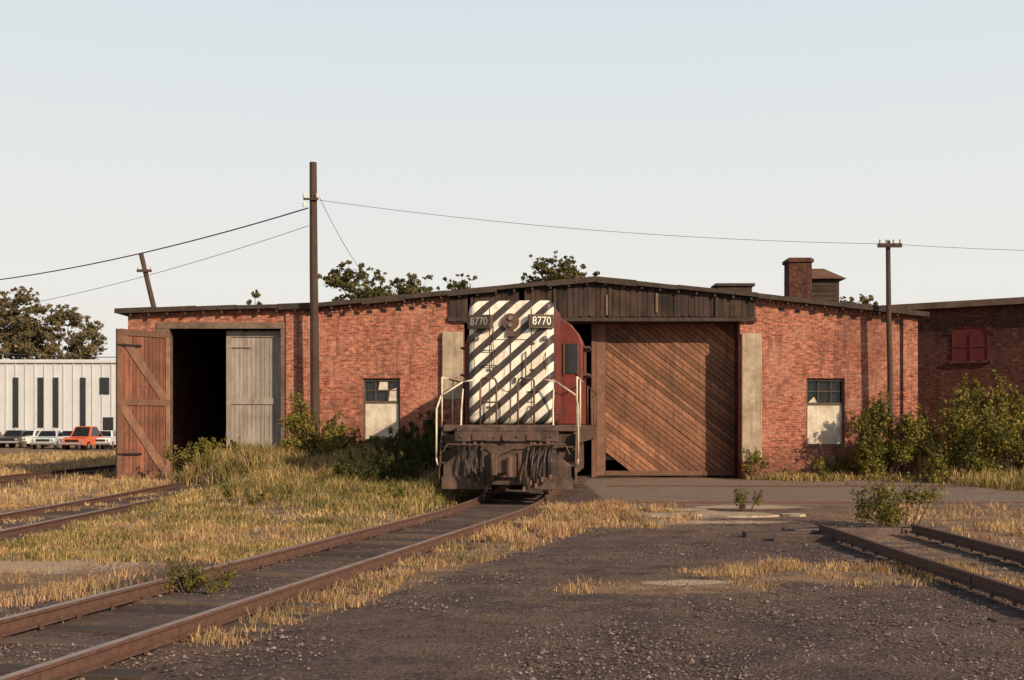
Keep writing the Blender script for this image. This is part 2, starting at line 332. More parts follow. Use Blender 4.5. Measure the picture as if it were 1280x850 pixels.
# ---------------------------------------------------------------- tracks
def railtrack(name,fc,y0,y1,step=.5,tie=.56,tiez=.045,railtop=.17,head=None):
    root=empty(name); T=MB(); y=y0+.1
    while y<y1:
        x=fc(y); dx=(fc(y+.1)-fc(y-.1))/.2; a=-math.atan(dx)+random.uniform(-.03,.03)
        R=Matrix.Translation((x+random.uniform(-.05,.05),y,0))@Matrix.Rotation(a,4,'Z')@Matrix.Rotation(random.uniform(-.008,.008),4,'Y')
        T.box(-1.28,1.28,-.11,.11,-.1,tiez+random.uniform(-.05,.004),0,R); y+=tie+random.uniform(-.03,.03)
    T.obj('ties',[M_tie],root,bevel=.012)
    z0=railtop-.14
    prof=[(-.065,z0),(.065,z0),(.065,z0+.012),(.012,z0+.03),(.012,z0+.1),(.036,z0+.108),(.036,z0+.136),(.03,z0+.14),(-.03,z0+.14),(-.036,z0+.136),(-.036,z0+.108),(-.012,z0+.1),(-.012,z0+.03),(-.065,z0+.012)]
    for side,nm in ((-1,'left_rail'),(1,'right_rail')):
        mb=MB(); ys=np.arange(y0,y1+.01,step); n=len(prof)
        for k,yy in enumerate(ys):
            dx=(fc(yy+.1)-fc(yy-.1))/.2; L=math.hypot(1,dx); nxn,nyn=1/L,-dx/L
            ox=side*.755
            wob=noise.noise(Vector((yy*.3,side*3,5)))*.012
            for px,pz in prof: mb.v.append((fc(yy)+(ox+px+wob)*nxn,yy+(ox+px)*nyn,pz+wob*.6))
        for k in range(len(ys)-1):
            for i in range(n):
                j=(i+1)%n; mb.f.append((k*n+j,k*n+i,(k+1)*n+i,(k+1)*n+j)); mb.m.append(1 if i in (6,7,8) else 0)
        mb.f.append(tuple(range(n))); mb.m.append(0)
        mb.obj(nm,[M_rail,head or M_railtop],root)
        jb=MB()
        for yy in np.arange(y0+2.3,y1,9.1):
            for q in (-.25,0,.25):
                y_=yy+q; xx=fc(y_)+side*.755
                jb.box(xx-.028,xx+.028,y_-.13,y_+.13,z0+.03,z0+.1,0)
        yy=y0+.2
        while yy<min(y1,26):
            xx=fc(yy)+side*.755
            for q in (-.085,.085): jb.box(xx+q-.015,xx+q+.015,yy-.015,yy+.015,z0-.02,z0+.035,0)
            yy+=tie
        jb.obj(nm+'_fastenings',[M_rail],root)
    return root
railtrack('railway_track',lambda y: float(xm(y)),-2,62)
railtrack('railway_track.001',lambda y: XL-.03*max(0,y-30),6,60,railtop=.15)
railtrack('railway_track.002',lambda y: XR,2,19.6,tiez=.03,railtop=.2,head=M_rail)
railtrack('railway_track.003',lambda y: XF,18,75,railtop=.15,head=M_rail)
mb=MB()
for cx,cy,a,l in ((4.35,19.3,.15,1.3),(4.6,18.7,-.3,1.0),(5.6,20.0,.05,2.2),(6.9,20.1,.2,.9),(4.9,19.9,.5,.7)):
    R=Matrix.Translation((cx,cy,.03))@Matrix.Rotation(a,4,'Z'); mb.box(-l/2,l/2,-.1,.1,-.06,.07,0,R)
mb.obj('old_timber',[M_tie],bevel=.02)
mb=MB()
for yy,x0,x1 in ((27.6,2.2,14),(35.2,2.8,20)):
    mb.box(x0,x1,yy,yy+.07,-.05,.045)
mb.obj('embedded_rail',[M_rail])
mb=MB()
for (x0,x1,y0,y1) in ((2.5,3.7,23.6,24.4),(3.95,5.2,23.5,24.2),(5.4,5.9,23.8,24.3),(3.0,4.2,25.3,25.8)):
    cx,cy=(x0+x1)/2,(y0+y1)/2; pts=[]
    for k in range(9):
        t=k/9*6.283; rr=random.uniform(.8,1.1); pts.append((cx+math.cos(t)*(x1-x0)*.55*rr,cy+math.sin(t)*(y1-y0)*.55*rr))
    n=len(pts); b0=len(mb.v); mb.v+=[(a,c,.03) for a,c in pts]+[(a,c,-.05) for a,c in pts]; mb.f.append(tuple(range(b0,b0+n))); mb.m.append(0)
    for i in range(n): j=(i+1)%n; mb.f.append((b0+n+i,b0+n+j,b0+j,b0+i)); mb.m.append(0)
mb.obj('concrete_slab',[M_conc])

# ---------------------------------------------------------------- engine house
YW=41.0; S=F/YW
def WX(px): return (px-640)/S
def WZ(py): return H+(532-py)/S
bld=empty('brick_engine_house')
roofpts=[(158,388.5),(400,381),(560,366),(745,348.5),(945,369),(1147,391)]
rx=np.array([WX(p[0]) for p in roofpts]); rz=np.array([WZ(p[1]) for p in roofpts])
def RZ(x): return float(np.interp(x,rx,rz))-.1
wall=MB()
def seg(a,b,z0,z1=None,y0=YW,y1=YW+.35,mi=0,mb=wall):
    xs=[a]+[k for k in rx if a+.01<k<b-.01]+[b]
    for p,q in zip(xs[:-1],xs[1:]):
        if z1 is None: mb.prism([(p,z0),(q,z0),(q,RZ(q)),(p,RZ(p))],y0,y1,mi)
        else: mb.prism([(p,z0),(q,z0),(q,z1),(p,z1)],y0,y1,mi)
zt=WZ(473); zb1=WZ(551); zb2=WZ(557); zlb=WZ(410); zd=WZ(402)
A=WX
seg(A(160),A(196),-.2); seg(A(358),A(454),-.2)
seg(A(454),A(500),-.2,zb1); seg(A(454),A(500),zt)
seg(A(500),A(580),-.2)
seg(A(925),A(1008),-.2); seg(A(1008),A(1056),-.2,zb2); seg(A(1008),A(1056),zt); seg(A(1056),A(1145),-.2)
seg(A(196),A(358),WZ(404))
for p,q in ((358,372),(1128,1146)): seg(A(p),A(q),-.2,min(RZ(A(p)),RZ(A(q)))-.12,YW-.1,YW-.003)
zl=RZ(A(160)); zr=RZ(A(1145))
wall.box(A(160),A(160)+.35,YW+.353,74.9,-.2,zl); wall.box(A(1145)-.35,A(1145),YW+.353,74.9,-.2,zr)
seg(A(160),A(1145),-.2,None,74.9,75.2)
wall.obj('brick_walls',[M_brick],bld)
mb=MB()
for px in list(range(412,552,17))+list(range(978,1128,18)):
    x=A(px)+random.uniform(-.03,.03); z=RZ(x)-.30
    mb.box(x-.09,x+.09,YW-.012,YW+.02,z-.055,z+.055)
mb.obj('painted_vent_holes',[M_black],bld)  # raised black blocks, painted to stand for the shade inside holes
mb=MB()
for p,q in ((376,553),(952,1126)):
    for k in range(int((q-p)/6)):
        x=A(p+k*6+3); z=RZ(x)
        mb.box(x-.055,x+.055,YW-.05,YW-.001,z-.2,z-.06)
mb.obj('dentil_course',[M_brick],bld)
def window(x0,x1,z0,z1,side):
    w=MB(); y=YW+.16; split=z0+(z1-z0)*.62
    w.box(x0,x1,y,y+.03,z0+.06,split,0)
    w.box(x0,x1,y+.1,y+.12,split,z1,1)
    for xx in (x0,x1-.06): w.box(xx,xx+.06,y-.06,y+.08,z0+.06,z1,2)
    w.box(x0+.06,x1-.06,y-.06,y+.08,z1-.08,z1,2); w.box(x0+.06,x1-.06,y-.04,y+.06,split-.03,split+.04,2)
    for k in (1,2):
        xx=x0+(x1-x0)*k/3; w.box(xx-.012,xx+.012,y-.01,y+.03,split+.04,z1-.08,2)
    zz=(split+z1)/2; w.box(x0+.06,x1-.06,y-.012,y+.028,zz-.012,zz+.012,2)
    w.box(x0-.06,x1+.06,YW-.04,YW+.15,z0-.04,z0+.055,3)
    if side: w.poly([(x0+.5,y,zz+.02),(x0+.85,y,zz+.02),(x0+.85,y,z1-.1),(x0+.55,y,z1-.1)],0); w.poly([(x0+.85,y,split+.05),(x1-.1,y,split+.05),(x1-.1,y,zz+.1),(x0+.9,y,zz)],0)
    else:
        w.poly([(x0+.1,y,split+.05),(x0+.4,y,split+.05),(x0+.3,y,split+.25)],0)
    w.obj('boarded_window',[M_board,M_glass,M_frame,M_beam],bld)
    h=MB(); n=int((x1-x0+.2)/.085)
    for k in range(n):
        xx=x0-.1+k*.085; h.box(xx,xx+.075,YW-.012,YW+.05,z1+.005,z1+.21)
    h.obj('window_lintel',[M_brick],bld)
window(A(454),A(500),zb1,zt,1); window(A(1008),A(1056),zb2,zt,0)
mb=MB(); mb.box(A(553),A(579),YW-.2,YW-.004,WZ(500),WZ(415)); mb.box(A(926),A(951),YW-.2,YW-.004,WZ(578),WZ(417))
mb.obj('concrete_pier',[M_conc],bld,bevel=.03)
mb=MB(); mb.box(A(552),A(580),YW-.26,YW-.004,-.2,WZ(500.5)); mb.box(A(925),A(952),YW-.24,YW-.004,-.2,WZ(578.5))
mb.obj('brick_pier_base',[M_brick],bld,bevel=.03)
mb=MB(); x=A(562); x1=A(944)
while x<x1:
    w=min(random.uniform(.15,.26),x1-x); a,c=x,x+w-.014
    d=random.uniform(0,.03)
    zlo=zd+.14 if (A(580)<x<A(925)) else WZ(404)
    if random.random()>.03: mb.prism([(a,zlo+random.uniform(0,.06)),(c,zlo),(c,RZ(c)+.02),(a,RZ(a)+.02)],YW-.09-d,YW-.005,0)
    x+=w
mb.obj('gable_boards',[M_gable],bld)
mb=MB(); mb.box(A(560),A(945),YW-.13,YW+.5,zd,zd+.13)
mb.box(A(585),A(700),YW-.16,YW-.135,zd+.02,zd+.3)
for px in (590,693,762,895): mb.box(A(px)-.05,A(px)+.05,YW-.16,YW-.125,zd+.14,RZ(A(px))-.12)
mb.obj('door_lintel',[M_fascia],bld,bevel=.01)
mb=MB(); mb.box(A(820)-.03,A(820)+.05,YW-.17,YW-.13,zd+.3,RZ(A(820))-.2); mb.box(A(758)-.03,A(758)+.04,YW-.17,YW-.165,zd+.2,zd+.9); mb.obj('loose_batten',[M_beam],bld)
mb=MB(); mb.box(A(196),A(358),YW-.06,YW-.003,WZ(411),WZ(403)); mb.box(A(196),A(212),YW-.05,YW+.4,-.2,WZ(411.2))
mb.box(A(351),A(358)-.003,YW-.04,YW+.7,-.2,WZ(411.2))
mb.obj('left_bay_frame',[M_beam],bld,bevel=.01)
mb=MB(); P=[(x,z) for x,z in zip(rx,rz)]; P[0]=(P[0][0]-.3,P[0][1]); P[-1]=(P[-1][0]+.3,P[-1][1]-.03)
for (a,za),(c,zc) in zip(P[:-1],P[1:]):
    mb.prism([(a,za-.1),(c,zc-.1),(c,zc+.03),(a,za+.03)],YW-.3,75.6,0)
mb.obj('roof',[M_tar],bld)
mb=MB()
for (a,za),(c,zc) in zip(P[:-1],P[1:]):
    n=max(1,int((c-a)/1.3))
    for k in range(n):
        t0,t1=k/n,(k+1)/n; xa,xb=a+(c-a)*t0,a+(c-a)*t1-.01; z0_,z1_=za+(zc-za)*t0,za+(zc-za)*t1
        j=random.uniform(-.03,.04); j2=random.uniform(-.02,.03); mb.prism([(xa,z0_-.13+j),(xb,z1_-.13+j),(xb,z1_+.04+j2),(xa,z0_+.04+j2*.3)],YW-.335-random.random()*.02,YW-.302,0)
mb.obj('roof_fascia',[M_fascia],bld)
mb=MB(); x=A(165)
while x<A(1140):
    mb.box(x,x+.07,YW-.29,YW-.1,RZ(x)-.12,RZ(x)-.02); x+=.62
mb.obj('rafter_tails',[M_fascia],bld)
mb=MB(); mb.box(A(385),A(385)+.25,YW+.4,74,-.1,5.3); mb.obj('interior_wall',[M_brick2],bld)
def clip(poly,x0,x1,z0,z1):
    def cl(P,ins,inter):
        o=[]
        for i in range(len(P)):
            a,b_=P[i-1],P[i]
            if ins(b_):
                if not ins(a): o.append(inter(a,b_))
                o.append(b_)
            elif ins(a): o.append(inter(a,b_))
        return o
    def ix(v): return lambda a,b_:(v,a[1]+(b_[1]-a[1])*(v-a[0])/(b_[0]-a[0]))
    def iz(v): return lambda a,b_:(a[0]+(b_[0]-a[0])*(v-a[1])/(b_[1]-a[1]),v)
    for ins,it in ((lambda p:p[0]>=x0,ix(x0)),(lambda p:p[0]<=x1,ix(x1)),(lambda p:p[1]>=z0,iz(z0)),(lambda p:p[1]<=z1,iz(z1))):
        if poly: poly=cl(poly,ins,it)
    return poly
YD=YW+1.0
dx0,dx1,dz0,dz1=A(757)*YD/YW,A(925)+.1,.08,zd+.1
mb=MB(); ang=math.radians(-38); ux,uz=math.cos(ang),math.sin(ang); vx,vz=-uz,ux; k=-8.
while k<12:
    w=random.uniform(.13,.19); L=12
    q=[(k*vx-L*ux,k*vz-L*uz),(k*vx+L*ux,k*vz+L*uz),((k+w-.02)*vx+L*ux,(k+w-.02)*vz+L*uz),((k+w-.02)*vx-L*ux,(k+w-.02)*vz-L*uz)]
    q=clip([(a+dx0,c) for a,c in q],dx0,dx1,dz0+random.choice((0,0,0,.02,.12)),dz1)
    if len(q)>2:
        cx=sum(a for a,c in q)/len(q)-dx0; cz=sum(c for a,c in q)/len(q)
        if not(cx<.5 and cz<.55):
            d=random.uniform(0,.035); mb.prism(q,YD-d,YD+.03)
    k+=w
mb.obj('diagonal_plank_door',[M_doorwood],bld)
mb=MB(); mb.box(dx0,dx1,YD+.04,YD+.08,0.6,dz1); mb.obj('door_backing',[M_black],bld)
mb=MB(); mb.box(dx0-.5,dx0-.34,YD-.1,YD+.08,0,dz1); mb.box(dx0-.33,dx0-.01,YD-.06,YD+.06,.05,dz1); mb.box(A(925)+.11,A(925)+.4,YD-.5,YD+.1,0,dz1)
mb.box(dx0,dx1,YD-.07,YD-.038,.05,.22)
mb.obj('door_post',[M_doorframe],bld,bevel=.01)
mb=MB(); mb.box(A(925),A(925)+.1,YW+.353,YD+.1,0,zd); mb.box(A(560),A(940),YW+.503,YD+.3,zd,zd+.12); mb.obj('door_reveal',[M_gable],bld)
def leaf(name,w,h,mats,loc,rotz,braces=True):
    mb=MB(); x=0
    while x<w-.02:
        ww=min(random.uniform(.13,.17),w-x); mb.box(x,x+ww-.012,0,.04,random.uniform(0,.05),h-random.uniform(0,.04),0); x+=ww
    for z in (.02,h*.49,h-.24): mb.box(.0,w,-.045,-.002,z,z+.2,1)
    for x in (0,w-.17): mb.box(x,x+.17,-.05,-.002,.22,h*.49,1); mb.box(x,x+.17,-.05,-.002,h*.49+.2,h-.24,1)
    if braces:
        for z0,z1 in ((.22,h*.49),(h*.49+.2,h-.24)):
            mb.prism([(.17,z1-.24),(w-.37,z0),(w-.17,z0),(w-.17,z0+.2),(.36,z1),(.17,z1)],-.04,-.003,1)
    for z in (.8,h-.6):
        mb.box(.0,w*.45,-.066,-.052,z,z+.07,2)
    return mb.obj(name,mats,bld,loc=loc,rot=(0,0,rotz))
hl=WZ(411)-.1
a=math.radians(48); wl=1.98
leaf('open_door_leaf',wl,hl,[M_doorred,M_doorframe,M_black],(A(212)-wl*math.cos(a),YW-.02-wl*math.sin(a),.02),a)
leaf('closed_door_leaf',A(351)-A(280),hl,[M_doorgrey,M_doorgrey,M_doorgrey],(A(280),YW+.38,.08),0,False)
mb=MB(); mb.box(11.45,12.4,49.6,50.5,5,8.75,0); mb.box(11.38,12.47,49.53,50.57,8.55,8.7,0); mb.obj('chimney',[M_brick2],bld,bevel=.02)
mb=MB(); x0,x1,y0,y1=12.15,13.85,50.8,52.4
mb.box(x0,x1,y0,y1,5,8.0,0)
for k in range(5): mb.box(x0+.1,x1-.1,y0-.03,y0-.002,6.9+k*.2,6.9+k*.2+.12,0)
e=.25; zc=8.0; c4=[(x0-e,y0-e,zc),(x1+e,y0-e,zc),(x1+e,y1+e,zc),(x0-e,y1+e,zc)]; ap=[((x0+x1)/2-.4,(y0+y1)/2,zc+.55),((x0+x1)/2+.4,(y0+y1)/2,zc+.55)]
mb.poly(c4[::-1],1); mb.poly([c4[0],c4[1],ap[1],ap[0]],1); mb.poly([c4[1],c4[2],ap[1]],1); mb.poly([c4[2],c4[3],ap[0],ap[1]],1); mb.poly([c4[3],c4[0],ap[0]],1)
mb.obj('cupola',[M_gable,M_doorframe],bld)
mb=MB(); mb.box(7.9,9.2,46,47,5.8,7.15,0); mb.box(7.8,9.3,45.9,47.1,7.15,7.25,0); mb.obj('roof_vent',[M_fascia],bld)

# ---------------------------------------------------------------- second brick building
w2=empty('brick_warehouse'); p0=Vector((16.3,52.8,0)); dr=Vector((4.3,-3.1,0)).normalized(); ang2=math.atan2(dr.y,dr.x)
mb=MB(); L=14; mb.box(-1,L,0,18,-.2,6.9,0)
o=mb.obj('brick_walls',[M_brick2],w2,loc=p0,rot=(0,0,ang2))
M_ltroof=mat('grey_roofing',(.22,.18,.15),(.14,.11,.09),3)
mb=MB(); mb.box(-1.4,L+.4,-.4,18.4,6.9,7.0,0); mb.box(-1.4,L+.4,-.45,-.402,6.78,7.05,1)
mb.poly([(-1.4,-.4,7.005),(L+.4,-.4,7.005),(L+.4,9,8.0),(-1.4,9,8.0)],0); mb.poly([(L+.4,18.4,7.005),(-1.4,18.4,7.005),(-1.4,9,8.0),(L+.4,9,8.0)],0)
mb.obj('roof',[M_ltroof,M_beam],w2,loc=p0,rot=(0,0,ang2))
M_shut=mat('red_shutter',(.12,.02,.017),(.08,.016,.013),6)
for xo in (3.0,7.6):
    mb=MB(); w_=1.5; rise=.42; zs=5.65
    def arc(r_in,t): return (xo+w_/2+math.cos(t)*(w_/2+r_in),zs+math.sin(t)*(rise+r_in))
    pts=[(xo,4.55),(xo+w_,4.55)]+[arc(0,math.pi*k/12) for k in range(13)]
    mb.prism(pts,-.012,.05,0)
    for k in range(14):
        t0,t1=math.pi*k/14,math.pi*(k+.85)/14
        mb.prism([arc(0,t0),arc(.24,t0),arc(.24,t1),arc(0,t1)],-.06,-.005,1)
    mb.box(xo-.12,xo+w_+.12,-.12,-.013,4.43,4.55,1)
    for xx in (xo+.0,xo+w_/2-.03,xo+w_-.06): mb.box(xx,xx+.06,-.045,-.014,4.56,zs,2)
    mb.box(xo+.06,xo+w_-.06,-.04,-.0141,5.1,5.16,2)
    mb.obj('arched_window',[M_shut,M_brick2,M_shut],w2,loc=p0,rot=(0,0,ang2))
# ---------------------------------------------------------------- white building
wb=empty('white_office_building'); Yb=130; Sb=F/Yb
bx=lambda p:(p-640)/Sb
mb=MB(); mb.box(bx(-420),bx(152),Yb,Yb+30,-.2,8.6,0); mb.box(bx(-421),bx(153),Yb-.3,Yb+30.3,8.6,8.95,0)
for px in range(-400,150,12): mb.box(bx(px)-.06,bx(px)+.06,Yb-.12,Yb-.003,1.0,8.6,0)
mb.obj('clad_walls',[M_white_b],wb)
mb=MB()
for px in (-200,-150,-100,-60,-16,20,51,70,104):
    mb.box(bx(px)-.28,bx(px)+.28,Yb-.14,Yb-.004,1.6,7.0,0)
mb.box(bx(131)-.5,bx(131)+.5,Yb-.14,Yb-.004,5.2,7.0,0); mb.box(bx(136)-.6,bx(136)+.5,Yb-.13,Yb-.004,0,2.7,0)
mb.obj('windows',[M_glass],wb)
# ---------------------------------------------------------------- poles and wires
M_ins=mat('insulator',(.35,.3,.25),(.2,.2,.18),5,rough=.3,bstr=0)
def pole(name,base,top,r,arms):
    mb=MB(); b0=Vector(base);t=Vector(top); n=6; pr=b0
    for i in range(1,n+1):
        p=b0.lerp(t,i/n)+Vector((random.uniform(-.015,.015),0,0)); mb.tube(pr,p,r*(1.1-.3*(i-1)/n),r*(1.1-.3*i/n),10,0); pr=p
    for z,wid in arms:
        c=b0.lerp(t,(z-b0.z)/(t.z-b0.z)); mb.box(c.x-wid/2,c.x+wid/2,c.y-.2,c.y-.09,z-.06,z+.07,0)
        for sx in (-.42,-.15,.15,.42):
            mb.tube((c.x+sx*wid,c.y-.15,z+.07),(c.x+sx*wid,c.y-.15,z+.2),.03,.025,6,1)
    return mb.obj(name,[M_pole,M_ins])
YP=40.2
p1b=((394.5-640)*YP/F,YP,0); p1t=((391.5-640)*YP/F,YP,H+(532-203)*YP/F)
o=pole('utility_pole',p1b,p1t,.15,[])
mb=MB(); zc=H+(532-250)*YP/F
mb.box(p1t[0]-.3,p1t[0]+.2,YP-.2,YP-.14,zc-.03,zc+.03,0)
for dxx,dz in ((-.28,.05),(-.28,-.25),(.16,.05)): mb.tube((p1t[0]+dxx,YP-.17,zc+dz),(p1t[0]+dxx,YP-.17,zc+dz+.14),.05,.04,8,1)
mb.obj('bracket',[M_pole,M_board],o)
pole('utility_pole.001',((1117-640)*40/F,40.3,0),((1114-640)*40/F,40.3,H+(532-299)*40/F),.095,[(H+(532-306)*40/F,.8)])
pole('utility_pole.002',(-16.6,62,0),((176-640)*62/F,62,H+(532-317)*62/F),.15,[(H+(532-339)*62/F,.75)])
def wire(name,a,b_,sag,r=.014):
    a=Vector(a);b_=Vector(b_); mb=MB(); pr=a; n=24
    for i in range(1,n+1):
        t=i/n; p=a.lerp(b_,t); p.z-=sag*4*t*(1-t); mb.tube(pr,p,r,r,5,0,False); pr=p
    mb.obj(name,[M_wire])
def UP(px,py,Yd): return ((px-640)*Yd/F,Yd,H+(532-py)*Yd/F)
wire('power_line',UP(385,260,YP),UP(-150,362,58),.6,.024)
wire('power_line',UP(386,282,YP),UP(-150,405,60),.6,.010)
wire('power_line',UP(398,250,YP),UP(1114,305,40),.3,.008)
wire('power_line',UP(1114,305,40),UP(1450,314,46),.1,.008)
wire('power_line',UP(399,246,YP),UP(462,352,44),.2,.009)
wire('power_line',UP(-60,436,118),UP(175,446,110),.3,.04)

# ---------------------------------------------------------------- locomotive
M_blk=mat('loco_black',(.03,.023,.02),(.07,.048,.038),7,rough=.55,dirt=(.19,.115,.08),dirtscale=2.2,dirtamt=.7,bstr=.25,streak=(.14,.08,.055),streakamt=.45)
M_red=mat('loco_red',(.23,.035,.022),(.15,.025,.018),2.5,rough=.5,dirt=(.06,.026,.02),dirtscale=1.6,dirtamt=.75,bstr=.05,spec=.35,streak=(.06,.024,.018))
M_wht=mat('handrail_white',(.8,.72,.56),(.62,.53,.4),8,rough=.5,dirt=(.3,.2,.13),dirtscale=5,dirtamt=.4,bstr=0)
M_brn=mat('grimy_iron',(.16,.09,.065),(.08,.05,.038),10,rough=.6,metal=.2)
M_rub=mat('rubber_hose',(.015,.013,.012),(.04,.032,.028),10,rough=.5,bstr=0)
M_lens=mat('lamp_lens',(.22,.2,.17),(.14,.12,.10),6,rough=.15,bstr=0,spec=.6)
M_num=mat('number_white',(.85,.8,.68),(.75,.7,.6),6,bstr=0)
m,nt,b=newmat('loco_stripes'); tc=N(nt,'ShaderNodeTexCoord'); O=tc.outputs['Object']; sp=N(nt,'ShaderNodeSeparateXYZ'); nt.links.new(O,sp.inputs[0])
n1=noisen(nt,O,2.2,8,.75); n2=noisen(nt,O,25,4,.7); n3=noisen(nt,mapped(nt,O,(9,9,.5)),1.,6,.7)
s=mathn(nt,'DIVIDE',mathn(nt,'SUBTRACT',sp.outputs[2],mathn(nt,'MULTIPLY',sp.outputs[0],.88)),.415)
fr=mathn(nt,'FRACT',mathn(nt,'ADD',s,20.1)); st=maprange(nt,mathn(nt,'ADD',fr,mathn(nt,'MULTIPLY',mathn(nt,'SUBTRACT',n2,.5),.03)),.515,.525)
wh=mixc(nt,maprange(nt,n1,.46,.74),(.86,.81,.68),(.50,.39,.28)); wh=mixc(nt,mathn(nt,'MULTIPLY',maprange(nt,n3,.52,.68),.6),wh,(.30,.21,.15))
wh=mixc(nt,maprange(nt,sp.outputs[2],1.6,2.2,.45,0.),wh,(.25,.17,.12))
bk=mixc(nt,n2,(.022,.019,.018),(.065,.048,.04)); bk=mixc(nt,mathn(nt,'MULTIPLY',maprange(nt,n1,.5,.7),.4),bk,(.15,.10,.075))
col=mixc(nt,st,wh,bk)
isfront=maprange(nt,sp.outputs[1],1.16,1.165)
rd=mixc(nt,maprange(nt,n1,.4,.6),(.2,.033,.022),(.065,.02,.016))
col=mixc(nt,isfront,col,rd); nt.links.new(col,b.inputs['Base Color']); b.inputs['Roughness'].default_value=.5; bump(nt,b,mathn(nt,'ADD',n2,mathn(nt,'MULTIPLY',n1,2.)),.15,.012)
M_strp=m
loco=empty('diesel_locomotive',(-.12,26.5,.17),(0,0,-math.atan(.10)))
def lobj(mb,name,mats,**k): return mb.obj(name,mats,loco,**k)
mb=MB(); mb.box(-.97,.97,.9,4.1,1.66,4.5); o=lobj(mb,'short_hood',[M_strp],bevel=.16,segs=5)
mb=MB(); mb.box(-.97,.97,6.7,16.2,1.66,4.45); lobj(mb,'long_hood',[M_red],bevel=.16,segs=4)
mb=MB()
mb.box(-.01,.01,.885,.905,1.75,3.6,0)
for z in (2.05,2.9,3.5):
    for x in (-.5,.5): mb.box(x-.05,x+.05,.88,.9,z-.025,z+.025,0)
for x in (-.48,.48): mb.box(x-.006,x+.006,.888,.905,1.75,4.3,0)
mb.box(-.47,.47,.888,.905,3.59,3.602,0)
mb.tube((.1,.86,2.7),(.1,.9,2.7),.03,.03,8); mb.box(.07,.13,.85,.87,2.6,2.72,0)
lobj(mb,'hood_door_seams',[M_blk])
mb=MB()
circ=[(math.cos(t)*.2,math.sin(t)*.19+4.0) for t in np.linspace(0,2*math.pi,25)[:-1]]
mb.prism(circ,.82,.93,0)
for zz in (4.08,3.92): mb.tube((0,.79,zz),(0,.82,zz),.062,.068,18,0); mb.tube((0,.785,zz),(0,.792,zz),.05,.05,18,1)
mb.box(-.09,.09,.84,.93,3.66,3.8,0)
for x in (-.78,.78): mb.tube((x,.82,3.62),(x,.92,3.62),.05,.06,12,0); mb.tube((x,.81,3.62),(x,.822,3.62),.04,.04,12,1)
lobj(mb,'headlight',[M_brn,M_lens],bevel=.01)
M_face=mat('board_face',(.07,.055,.045),(.04,.035,.03),6,rough=.3,bstr=0)
M_dim=mat('number_white_dimmed',(.42,.37,.3),(.3,.26,.21),6,bstr=0)  # dimmer copy of the digit white; weaker light put into the colour
for sx,nm in ((-1,'number_board_a'),(1,'number_board_b')):
    e=empty(nm,(sx*.70,.84,4.0),(0,0,sx*math.radians(18))); e.parent=loco
    mb=MB(); mb.box(-.29,.29,-.05,.1,-.155,.155,0); mb.box(-.26,.26,-.06,-.051,-.125,.125,1); mb.obj('board',[M_brn,M_face],e,bevel=.012)
    cu=bpy.data.curves.new('digits','FONT'); cu.body='8770'; cu.size=.26; cu.extrude=.004; cu.align_x='CENTER'; cu.align_y='CENTER'
    t=bpy.data.objects.new('digits',cu); scene.collection.objects.link(t); t.parent=e; t.location=(0,-.066,0); t.rotation_euler=(math.pi/2,0,0); t.scale=(.85,1,1); cu.materials.append(M_num if sx>0 else M_dim)
mb=MB(); pr=[(-1.5,1.66),(1.5,1.66),(1.5,3.7),(1.42,3.95),(1.22,4.2),(.9,4.4),(.45,4.52),(-.45,4.52),(-.9,4.4),(-1.22,4.2),(-1.42,3.95),(-1.5,3.7)]
mb.prism(pr,4.1,6.7,0); lobj(mb,'cab',[M_red],bevel=.03)
mb=MB()
for sx in (-1,1):
    xa,xb=sorted((sx*1.05,sx*1.38)); mb.box(xa,xb,4.07,4.098,2.95,3.7,0); mb.box(xa,xb,6.702,6.73,2.95,3.7,0)
    x=sx*1.503; xa,xb=sorted((x,x+sx*.02)); mb.box(xa,xb,4.5,5.3,3.0,3.6,0); mb.box(xa,xb,5.45,6.3,3.0,3.6,0)
lobj(mb,'cab_windows',[M_glass])
mb=MB()
for sx in (-1,1):
    for a_,c_ in ((1.02,1.06),(1.37,1.41)): xa,xb=sorted((sx*a_,sx*c_)); mb.box(xa,xb,4.05,4.1,2.92,3.73,0)
    xa,xb=sorted((sx*1.5,sx*1.68)); mb.box(xa,xb,4.5,6.3,2.92,2.97,0); mb.box(xa,xb,4.5,6.3,3.63,3.67,0)
lobj(mb,'cab_trim',[M_brn])
mb=MB(); mb.tube((.3,5.2,4.5),(.3,5.2,4.62),.05,.05,8); mb.tube((.3,4.95,4.62),(.3,5.5,4.62),.06,.03,8); mb.tube((0,9,4.4),(0,9,4.7),.3,.28,16); mb.tube((0,13,4.4),(0,13,4.6),.5,.5,18)
lobj(mb,'horn_and_stack',[M_brn])
mb=MB()
for sx in (-1,1):
    for y in list(np.arange(1.5,3.9,.62))+list(np.arange(7,15.8,.62)):
        xa,xb=sorted((sx*.972,sx*.99)); mb.box(xa,xb,y,y+.55,1.9,3.95,0)
        for k in range(6): xa,xb=sorted((sx*.99,sx*1.0)); mb.box(xa,xb,y+.08,y+.47,3.3+k*.09,3.34+k*.09,0)
lobj(mb,'hood_side_doors',[M_red],bevel=.006)
mb=MB(); mb.box(-1.5,1.5,.55,16.9,1.5,1.65,0); mb.box(-.9,.9,0.08,16.5,1.05,1.5,0); mb.box(-1.5,-1.42,.9,16.5,1.2,1.5,0); mb.box(1.42,1.5,.9,16.5,1.2,1.5,0)
mb.box(-1.12,1.12,.0,.55,1.5,1.64,0)
lobj(mb,'frame',[M_blk],bevel=.015)
mb=MB(); mb.prism([(-1.42,.32),(1.42,.32),(1.42,.75),(1.1,1.0),(1.1,1.5),(-1.1,1.5),(-1.1,1.0),(-1.42,.75)],.02,.06,0)
